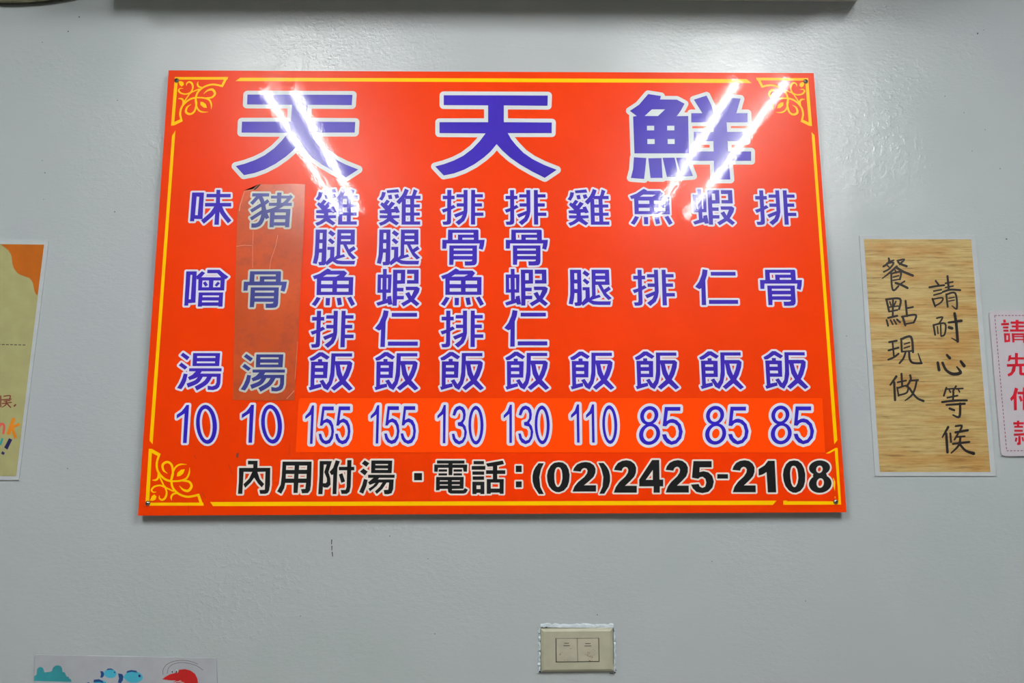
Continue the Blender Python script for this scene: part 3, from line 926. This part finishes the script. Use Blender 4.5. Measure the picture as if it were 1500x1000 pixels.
# ================================================================== WOOD GRAIN NOTE
NY = -0.0022
nc = [(1289, 691), (1451, 691), (1422.5, 350.5), (1265.5, 350)]
n0 = at(1289, 691, NY)
note = root('wood_grain_note', 'laminated wood grain paper note with black handwritten characters right of the orange menu', 'notice', (n0.x, 0.0, n0.y))
NO = tuple(note.location)
film = [at(*p, NY) for p in ((1282, 697), (1459, 697), (1430, 345), (1259, 345))]
slab('laminate_film', film, 'film', note, NY + 0.0003, 0.0016, NO, 'clear plastic margin')
slab('paper', [at(*p, NY) for p in nc], 'wood', note, NY, 0.0002, NO, 'paper printed with wood grain')
HW = {
    'A': ((1260, 340, 7.69), '''B 15 322,295 326,330 300,360 262,386;B 12 332,330 376,317;B 13 300,352 376,344 330,410 266,446;B 11 302,372 325,392;B 14 420,322 493,308 445,362;B 15 428,338 455,358 522,383,18;B 15 412,385 340,450 250,520,8;B 18 405,395 480,442 592,488;
B 12 395,430 406,458;B 14 348,468 455,448 447,532;B 14 350,468 356,600 378,655 430,608;B 11 372,506 432,490;B 11 370,542 440,530;B 12 500,552 448,588;B 17 400,572 460,592 533,628'''),
    'B': ((1240, 330, 5.554), '''B 11 322,602 435,598 428,680;B 11 325,605 345,695;B 8 352,622 362,650;B 8 402,618 388,648;B 10 378,608 376,745;B 8 345,665 420,656;B 9 345,702 414,688;B 11 338,752 412,736;B 10 326,770 338,816;B 9 358,770 376,804;B 9 385,768 405,802;B 10 410,765 435,788;
B 11 480,614 492,738;B 10 490,674 540,664;B 10 450,744 562,728 550,784;B 12 456,742 478,812;B 9 478,802 548,790'''),
    'C': ((1270, 470, 7.69), '''B 15 250,238 335,222;B 13 288,240 302,390;B 14 242,332 355,300;B 14 240,435 300,410 355,368;B 15 385,200 392,345;B 17 385,205 495,180 518,350;B 11 420,260 480,242;B 11 418,305 480,286;B 12 398,345 512,336;B 14 435,348 410,420 366,475;B 16 474,348 482,430 520,472 615,475;B 13 612,472 576,366,8'''),
    'D': ((1270, 470, 7.69), '''B 18 330,625 262,720,12;B 17 306,690 316,890;B 15 388,595 396,730;B 13 345,690 440,670;B 13 340,748 355,842;B 13 345,755 455,728 448,806 356,836;B 15 486,612 492,660 448,738;B 14 480,672 575,665;B 14 560,668 540,760 500,840 430,895,9;B 15 478,755 520,820 575,875 635,900,18'''),
    'E': ((1350, 390, 8.33), '''B 15 172,178 208,226;B 16 95,255 200,238 275,230;B 13 148,302 240,285;B 13 150,350 245,325;B 15 132,395 165,488;B 13 135,400 255,385 235,440 165,482;B 17 315,120 332,285;B 13 290,207 380,190;B 12 290,258 385,240;B 16 258,312 350,285 470,290;B 15 300,340 318,492;B 15 300,345 410,328 430,512 372,482,8;B 10 330,390 400,376;B 10 330,425 400,412'''),
    'F': ((1350, 390, 8.33), '''B 13 185,632 255,622 210,700;B 15 145,715 165,835;B 14 150,715 285,698 282,825 240,852;B 11 192,735 200,820;B 12 232,715 236,845;B 17 330,685 485,664,22;B 22 402,575 422,700 440,915;B 14 440,915 366,875,8;B 24 335,745 370,755'''),
    'G': ((1350, 505, 5.714), '''B 13 212,85 235,110,16;B 14 135,148 146,210,16;B 14 175,150 205,210 260,243,17 325,232,17 295,184,8;B 14 328,138 355,175,18'''),
    'H': ((1350, 505, 5.714), '''B 10 207,358 186,425;B 9 200,370 265,366;B 9 232,380 242,396;B 10 288,345 262,388;B 9 290,368 345,364;B 8 310,378 318,394;B 10 215,442 300,424;B 11 266,396 262,470;B 12 172,478 280,466 378,464;B 11 208,502 360,492,13;B 13 322,490 316,600 262,586,8;B 12 234,532 272,546'''),
    'I': ((1350, 505, 5.714), '''B 14 222,688 174,772,8;B 14 206,742 216,898;B 11 240,740 246,812;B 11 285,680 335,676 322,715;B 13 284,732 386,714;B 10 305,742 275,792;B 10 295,770 360,765;B 12 262,828 398,812;B 12 325,768 310,840 248,904,8;B 13 325,838 370,885 435,908,18'''),
}
for k, (crop, spec) in HW.items():
    decal('handwritten_character', spec.replace('\n', ''), crop, 'ink', note, NY - 0.00012, plane=NY, thick=1.6)

# ================================================================== PINK-EDGED NOTICE at the right edge
PYF = -0.004


def rounded(pts, r, n=5):
    out = []
    m = len(pts)
    for i in range(m):
        a, b, c = pts[i - 1], pts[i], pts[(i + 1) % m]
        u, w = (a - b).normalized(), (c - b).normalized()
        p, q = b + u * r, b + w * r
        for k in range(n + 1):
            t = k / n
            out.append(p * (1 - t) ** 2 + b * (2 * t * (1 - t)) + q * t * t)
    return out


pin0 = at(1467, 668, PYF)
pink = root('payment_notice', 'pale pink plastic notice with red characters and a stitched border, cut by the right edge', 'notice', (pin0.x, 0.0, pin0.y))
PO = tuple(pink.location)
tl, bl = at(1449, 455, PYF), at(1467, 668, PYF)
wd = 0.115
pts = rounded([bl, V2((bl.x + wd, bl.y)), V2((bl.x + wd, tl.y)), V2((bl.x, tl.y))], 0.008)
sh = (tl.x - bl.x)
ph = tl.y - bl.y
pts = [V2((p.x + sh * (p.y - bl.y) / ph, p.y)) for p in pts]
slab('plate', pts, 'pink_sheet', pink, PYF, 0.0035, PO, bevel=0.0008)
dd = []
A, B_ = at(1457, 462, PYF), at(1474.5, 660, PYF)
nd = 36
for i in range(nd):
    p, q = A.lerp(B_, i / nd), A.lerp(B_, (i + 0.6) / nd)
    dd.append(('+', [V2((p.x - 0.0006, p.y)), V2((q.x - 0.0006, q.y)), V2((q.x + 0.0006, q.y)), V2((p.x + 0.0006, p.y))]))
for base in (A, B_):
    for i in range(14):
        x = base.x + i * 0.0062
        dd.append(('+', [V2((x, base.y - 0.0006)), V2((x + 0.0038, base.y - 0.0006)), V2((x + 0.0038, base.y + 0.0006)), V2((x, base.y + 0.0006))]))
v, t = boolean(dd)
st = link_mesh('stitched_border', flat_mesh('stitched_border', v, t, 'seam', V2((pin0.x, pin0.y))), pink)
st.location = (0, PYF - 0.00012, 0)
RED = [
    ((1430, 440, 4.165), 'P 163,118 178,116 182,133 168,136;P 152,138 200,136 200,150 152,152;R 163,158,196,170;R 165,178,197,190;P 168,200 205,200 207,252 172,256;-R 184,212,194,240;R 210,128,292,142;R 216,152,292,164;R 206,176,292,190;R 240,118,258,190;P 216,200 300,200 300,258 286,258 286,212 232,212 234,256 220,256;R 230,216,290,224;R 230,234,290,242'),
    ((1430, 440, 4.165), 'P 198,336 214,332 206,368 192,372;R 202,346,310,360;R 236,320,254,398;P 186,388 310,384 310,400 188,404;P 222,400 242,400 238,430 218,455 196,464 190,450 212,436;P 262,398 278,398 280,440 310,442 310,458 270,456 262,448'),
    ((1430, 440, 4.165), 'P 236,530 256,538 246,575 248,668 230,670 228,600 214,614 206,598 224,575;R 252,556,320,572;P 284,530 300,530 300,670 284,668;P 258,585 272,580 284,610 270,618'),
    ((1430, 440, 4.165), 'R 226,742,290,756;R 248,732,262,775;R 232,764,286,776;R 232,788,284,800;P 228,812 300,808 300,822 230,826;P 256,826 270,826 272,876 262,882 248,880 250,866 256,866;P 240,834 252,838 246,862 234,858;P 276,834 286,832 292,856 282,860'),
]
for crop, spec in [(c, s) for c, s in RED]:
    decal('red_character', spec, crop, 'red_ink', pink, PYF - 0.00012, plane=PYF)

# ================================================================== LEFT POSTER
LY = -0.003
l0 = at(24, 697, LY)
poster = root('cream_poster', 'laminated cream poster with an orange corner blob, cut by the left edge', 'poster', (l0.x, 0.0, l0.y))
LO = tuple(poster.location)
slab('laminate_film', [at(*p, LY) for p in ((-150, 702), (27, 703), (71, 352), (-105, 348))], 'film', poster, LY + 0.0005, 0.0022, LO, 'clear plastic margin')
slab('paper', [at(*p, LY) for p in ((-150, 696), (23.5, 697), (64.5, 358), (-105, 356))], 'cream', poster, LY, 0.0004, LO)
cr1, cr2 = (0, 340, 5.263), (0, 530, 5.267)
yl = LY - 0.00012
decal('orange_blob', 'P 5,93 340,96 290,485 278,478 265,450 255,395 243,370 225,352 190,340 155,328 130,310 108,280 95,240 90,190 82,165 60,135', cr1, 'leaf_orange', poster, yl, plane=LY)
decal('dashed_line', ';'.join('R %g,%g,%g,%g' % (x, 862 + 0.02 * x, x + 22, 869 + 0.02 * x) for x in range(-370, 200, 32)), cr1, 'scratch', poster, yl, plane=LY)
decal('printed_character', 'B 9 30,264 78,260 74,284;B 9 15,292 86,286;B 8 32,302 78,298;B 9 18,320 88,312;B 10 50,300 44,330 14,350,5;B 10 55,322 82,350;B 10 6,262 6,345;B 12 110,340 120,330', cr2, 'maroon', poster, yl, plane=LY)
decal('printed_letter', 'B 17 -14,555 -4,475;B 17 -6,500 12,478 30,485 32,515 26,550', cr2, 'salmon', poster, yl, plane=LY)
decal('printed_letter', 'S 28 108,432 62,560;S 22 150,478 78,512;P 78,505 100,495 132,580 112,596', cr2, 'amber', poster, yl, plane=LY)
decal('printed_letter', 'S 16 20,588 2,640', cr2, 'teal', poster, yl, plane=LY)
decal('exclamation_mark', 'P 70,588 95,598 58,676 32,660;P 18,688 38,700 28,718 8,706', cr2, 'navy', poster, yl, plane=LY)

# ================================================================== SEA LIFE CARD at the bottom left
SY = -0.003
s0 = at(50, 1080, SY)
card = root('sea_life_card', 'pale card with teal coral, blue fish and a red shrimp at the bottom left', 'card', (s0.x, 0.0, s0.y))
KO = tuple(card.location)
slab('sheet', [at(*p, SY) for p in ((45, 1090), (322, 1090), (316.5, 963.5), (51, 958.5))], 'pale', card, SY, 0.0025, KO, bevel=0.0006)
cr = (30, 930, 5.0)
ys = SY - 0.00012
decal('coral', 'P 100,335 100,300 118,290 122,250 135,235 150,232 165,240 172,256 175,272 215,268 230,262 238,238 255,224 275,220 295,226 305,242 308,270 325,272 332,290 340,305 352,303 358,318 370,322 374,342', cr, 'sea_teal', card, ys, plane=SY)
for nm, body, dark, eye in (
        ('fish', 'E 658,281 46,33;P 600,285 630,265 630,300', 'P 584,262 604,264 612,280 610,300 598,312 585,308 590,285;P 628,256 640,244 665,243 688,256 660,252', 'E 690,272 5,6'),
        ('fish', 'E 828,306 68,42;P 880,292 898,300 886,310 898,322 880,326;P 750,308 780,285 780,330', 'P 715,280 745,284 754,300 750,330 735,352 714,346 722,315;P 775,276 782,262 810,255 850,260 856,274 815,268', 'E 872,298 9,10'),
        ('fish', 'E 585,362 52,34', 'P 535,345 538,326 575,322 602,334 610,350 575,342;P 489,345 505,345 512,370 500,385 488,378', 'E 620,352 5,6')):
    a = decal('fish', body, cr, 'fish_blue', card, ys, plane=SY)
    b = decal('fin', dark, cr, 'fish_dark', card, ys - 0.00006, plane=SY)
    c = decal('eye', eye, cr, 'navy', card, ys - 0.00012, plane=SY)
    for q in (b, c):
        q.parent = a
        q.location = Vector(q.location) - Vector(a.location)
sh_ = decal('shrimp', 'P 1038,322 1062,304 1095,286 1130,278 1165,252 1205,248 1245,258 1278,282 1296,318 1300,360 1290,420 1250,470 1235,440 1255,400 1240,370 1190,360 1120,345 1140,332 1090,330', cr, 'shrimp', card, ys, plane=SY)
fe = decal('feeler', 'C 3 1075,282 1085,240 1120,212 1180,200 1240,208 1290,224 1338,256;C 3 1045,290 1046,250 1075,212 1130,190 1200,184 1260,196 1300,212', cr, 'scratch', card, ys - 0.00004, plane=SY)
ey = decal('eye', 'E 1112,266 11,12;E 1146,262 11,14', cr, 'film', card, ys - 0.00008, plane=SY)
pu = decal('pupil', 'E 1112,268 5,7;E 1143,268 5,7', cr, 'dark', card, ys - 0.00014, plane=SY)
lg = decal('leg', 'S 5 1125,350 1145,340 1200,348;S 4 1150,345 1170,332 1180,338', cr, 'film', card, ys - 0.00008, plane=SY)
for q in (fe, ey, pu, lg):
    q.parent = sh_
    q.location = Vector(q.location) - Vector(sh_.location)

# ================================================================== WALL SOCKET
KY = -0.008
ks = (760, 890, 1500 / 170.0)


def kp(x, y, d=KY):
    return at(ks[0] + x / ks[2], ks[1] + y / ks[2], d)


k0 = kp(745, 540, 0)
sock = root('wall_socket', 'dirty beige double power socket low on the wall under the menu sign', 'socket', (k0.x, 0.0, k0.y))
XO = tuple(sock.location)
bm = bmesh.new()
pa, pb = kp(285, 828, -0.004), kp(1215, 258, -0.004)
ox_, oz_ = XO[0], XO[2]
ia, ib = kp(478, 706), kp(1037, 388)
# faceplate: sloping rim, flat face with a rectangular opening
lay = [
    [(pa.x, -0.0), (pb.x, -0.0), pa.y, pb.y, 0.0],
]
def ring(x0, z0, x1, z1, y):
    return [bm.verts.new((x - ox_, y, z - oz_)) for x, z in ((x0, z0), (x1, z0), (x1, z1), (x0, z1))]
rr = [ring(pa.x, pa.y, pb.x, pb.y, 0.0), ring(pa.x, pa.y, pb.x, pb.y, -0.0035), ring(pa.x + 0.0012, pa.y + 0.0012, pb.x - 0.0012, pb.y - 0.0012, -0.0058),
      ring(pa.x + 0.005, pa.y + 0.0045, pb.x - 0.005, pb.y - 0.0045, KY), ring(ia.x, ia.y, ib.x, ib.y, KY), ring(ia.x, ia.y, ib.x, ib.y, KY + 0.004)]
for i in range(len(rr) - 1):
    for k in range(4):
        j = (k + 1) % 4
        bm.faces.new((rr[i][k], rr[i][j], rr[i + 1][j], rr[i + 1][k]))
bmesh.ops.recalc_face_normals(bm, faces=bm.faces[:])
bm_obj('faceplate', bm, 'socket', sock)
bm = bmesh.new()
box_bm(bm, (ia.x - ox_, -0.0045, ia.y - oz_), (ib.x - ox_, -0.0035, ib.y - oz_))
bm_obj('recess', bm, 'dark', sock, 'dark gap around the inserts')
mid = (ia.x + ib.x) / 2
g = 0.0006
for i, (x0, x1) in enumerate(((ia.x + 0.0012, mid - g / 2), (mid + g / 2, ib.x - 0.0012))):
    bm = bmesh.new()
    box_bm(bm, (x0 - ox_, KY - 0.0006, ia.y + 0.0014 - oz_), (x1 - ox_, -0.0046, ib.y - 0.0008 - oz_), 0.0005)
    ins = bm_obj('socket_insert', bm, 'socket_face', sock)
    xs0 = (578, 656) if i == 0 else (850, 935)
    for (a, b, y) in ((xs0[0] + 8, xs0[1] - 8, 456 + 4 * i), (xs0[0] - 2, xs0[1] + 2, 487 + 4 * i)):
        q0, q1 = kp(a, y + 5), kp(b, y - 4)
        bm = bmesh.new()
        box_bm(bm, (q0.x - ox_, KY - 0.0008, q0.y - oz_), (q1.x - ox_, KY - 0.0002, q1.y - oz_))
        bm_obj('slot', bm, 'dark', ins)
# brown grime on the right insert
rnd = random.Random(3)
items = []
for i in range(46):
    x, y = rnd.gauss(920, 36), rnd.gauss(600, 30)
    s = rnd.uniform(2, 8)
    items.append('P ' + ' '.join('%g,%g' % (x + s * math.cos(a) * rnd.uniform(.5, 1.3), y + s * 0.8 * math.sin(a) * rnd.uniform(.5, 1.3)) for a in [k * 1.047 for k in range(6)]))
for (x, y, s) in ((670, 525, 8), (590, 675, 7), (632, 675, 6), (915, 682, 12), (945, 678, 6), (990, 690, 6), (540, 590, 9), (530, 605, 9), (560, 575, 6)):
    items.append('P ' + ' '.join('%g,%g' % (x + s * math.cos(a), y + s * 0.6 * math.sin(a)) for a in [k * 1.047 for k in range(6)]))
decal('grime', ';'.join(items), ks, 'stain', sock, KY - 0.00072, 'brown specks of grime', plane=KY)
# ragged ridge of wall paint round the plate
bm = bmesh.new()
rnd = random.Random(5)


def ridge(p, q, w0, w1, n):
    prev = None
    d = (q - p).normalized()
    nn = V2((d.y, -d.x))
    for i in range(n + 1):
        c = p.lerp(q, i / n)
        wi = rnd.uniform(w0, w1)
        hgt = rnd.uniform(0.0015, 0.0045)
        off = rnd.uniform(-0.0004, 0.0004)
        cur = [bm.verts.new((c.x + nn.x * s * wi + nn.x * off - ox_, yy, c.y + nn.y * s * wi + nn.y * off - oz_)) for s, yy in ((0, 0.0), (0.1, -hgt), (0.7, -hgt * 0.8), (1.0, 0.0))]
        if prev:
            for k in range(3):
                bm.faces.new((prev[k], prev[k + 1], cur[k + 1], cur[k]))
        prev = cur


TLr, TRr, BRr, BLr = kp(280, 252, 0), kp(1222, 258, 0), kp(1222, 835, 0), kp(280, 835, 0)
ridge(TRr, TLr, 0.005, 0.0075, 26)
ridge(TLr, BLr, 0.002, 0.0055, 22)
ridge(BRr, TRr, 0.002, 0.0055, 22)
bmesh.ops.recalc_face_normals(bm, faces=bm.faces[:])
bm_obj('paint_ridge', bm, 'paint_rim', sock, 'ragged white paint ridge around the plate')
bm = bmesh.new()
for (x, y, sx_, sy_) in ((268, 815, 18, 12), (262, 325, 10, 6), (300, 240, 16, 5), (350, 243, 26, 5), (1190, 838, 34, 9), (1235, 825, 12, 10), (275, 425, 5, 9), (272, 540, 6, 5), (1250, 795, 12, 5)):
    c = kp(x, y, 0)
    vs_ = [bm.verts.new((c.x - ox_ + sx_ * 0.00013 * math.cos(k * 1.047) * rnd.uniform(.6, 1.2), -0.0047, c.y - oz_ + sy_ * 0.00013 * math.sin(k * 1.047) * rnd.uniform(.6, 1.2))) for k in range(6)]
    bm.faces.new(vs_)
bm_obj('paint_gap', bm, 'dark', sock, 'dark gaps in the paint ridge')

# ================================================================== scuffs and chips on the wall
decal('wall_scratch', 'P 485.2,790 486.8,790 486.2,797 485,797;P 485.4,799 487,799 486.6,806 485.6,806;P 485.8,808 487.4,808 488,815 486.8,815', CROP1, 'scratch', wall, -0.0002, 'short dark vertical scratch below the menu sign', 0.0)
spots = [(116, 25, 1.2), (100, 46, 1), (62, 62, .8), (172, 147, .8), (66, 253, 1), (62, 235, .8), (64, 292, .7), (168, 310, 1), (1432, 49, 1.3), (1281, 17, .8), (1298, 10, 1), (1441, 44, .7), (1412, 165, .8), (1465, 247, .9), (1474, 350, 1.1),
         (1240, 492, 1), (1443, 190, .7), (571, 785, .9), (627, 818, .8), (99, 686, 1), (637, 928, .8), (875, 900, 1), (1475, 350, .9), (1384, 141, .8), (1424, 1 + 220, .7), (440, 902, .8), (1043, 822, .7), (1180, 880, .8)]
items = []
for (x, y, s) in spots:
    items.append('P ' + ' '.join('%g,%g' % (x + s * math.cos(a) * rnd.uniform(.6, 1.2), y + s * math.sin(a) * rnd.uniform(.6, 1.2)) for a in [k * 1.047 for k in range(6)]))
o = decal('paint_chip', ';'.join(items), CROP1, 'scratch', wall, -0.0002, 'tiny dark chips in the wall paint', 0.0)
o['kind'] = 'stuff'
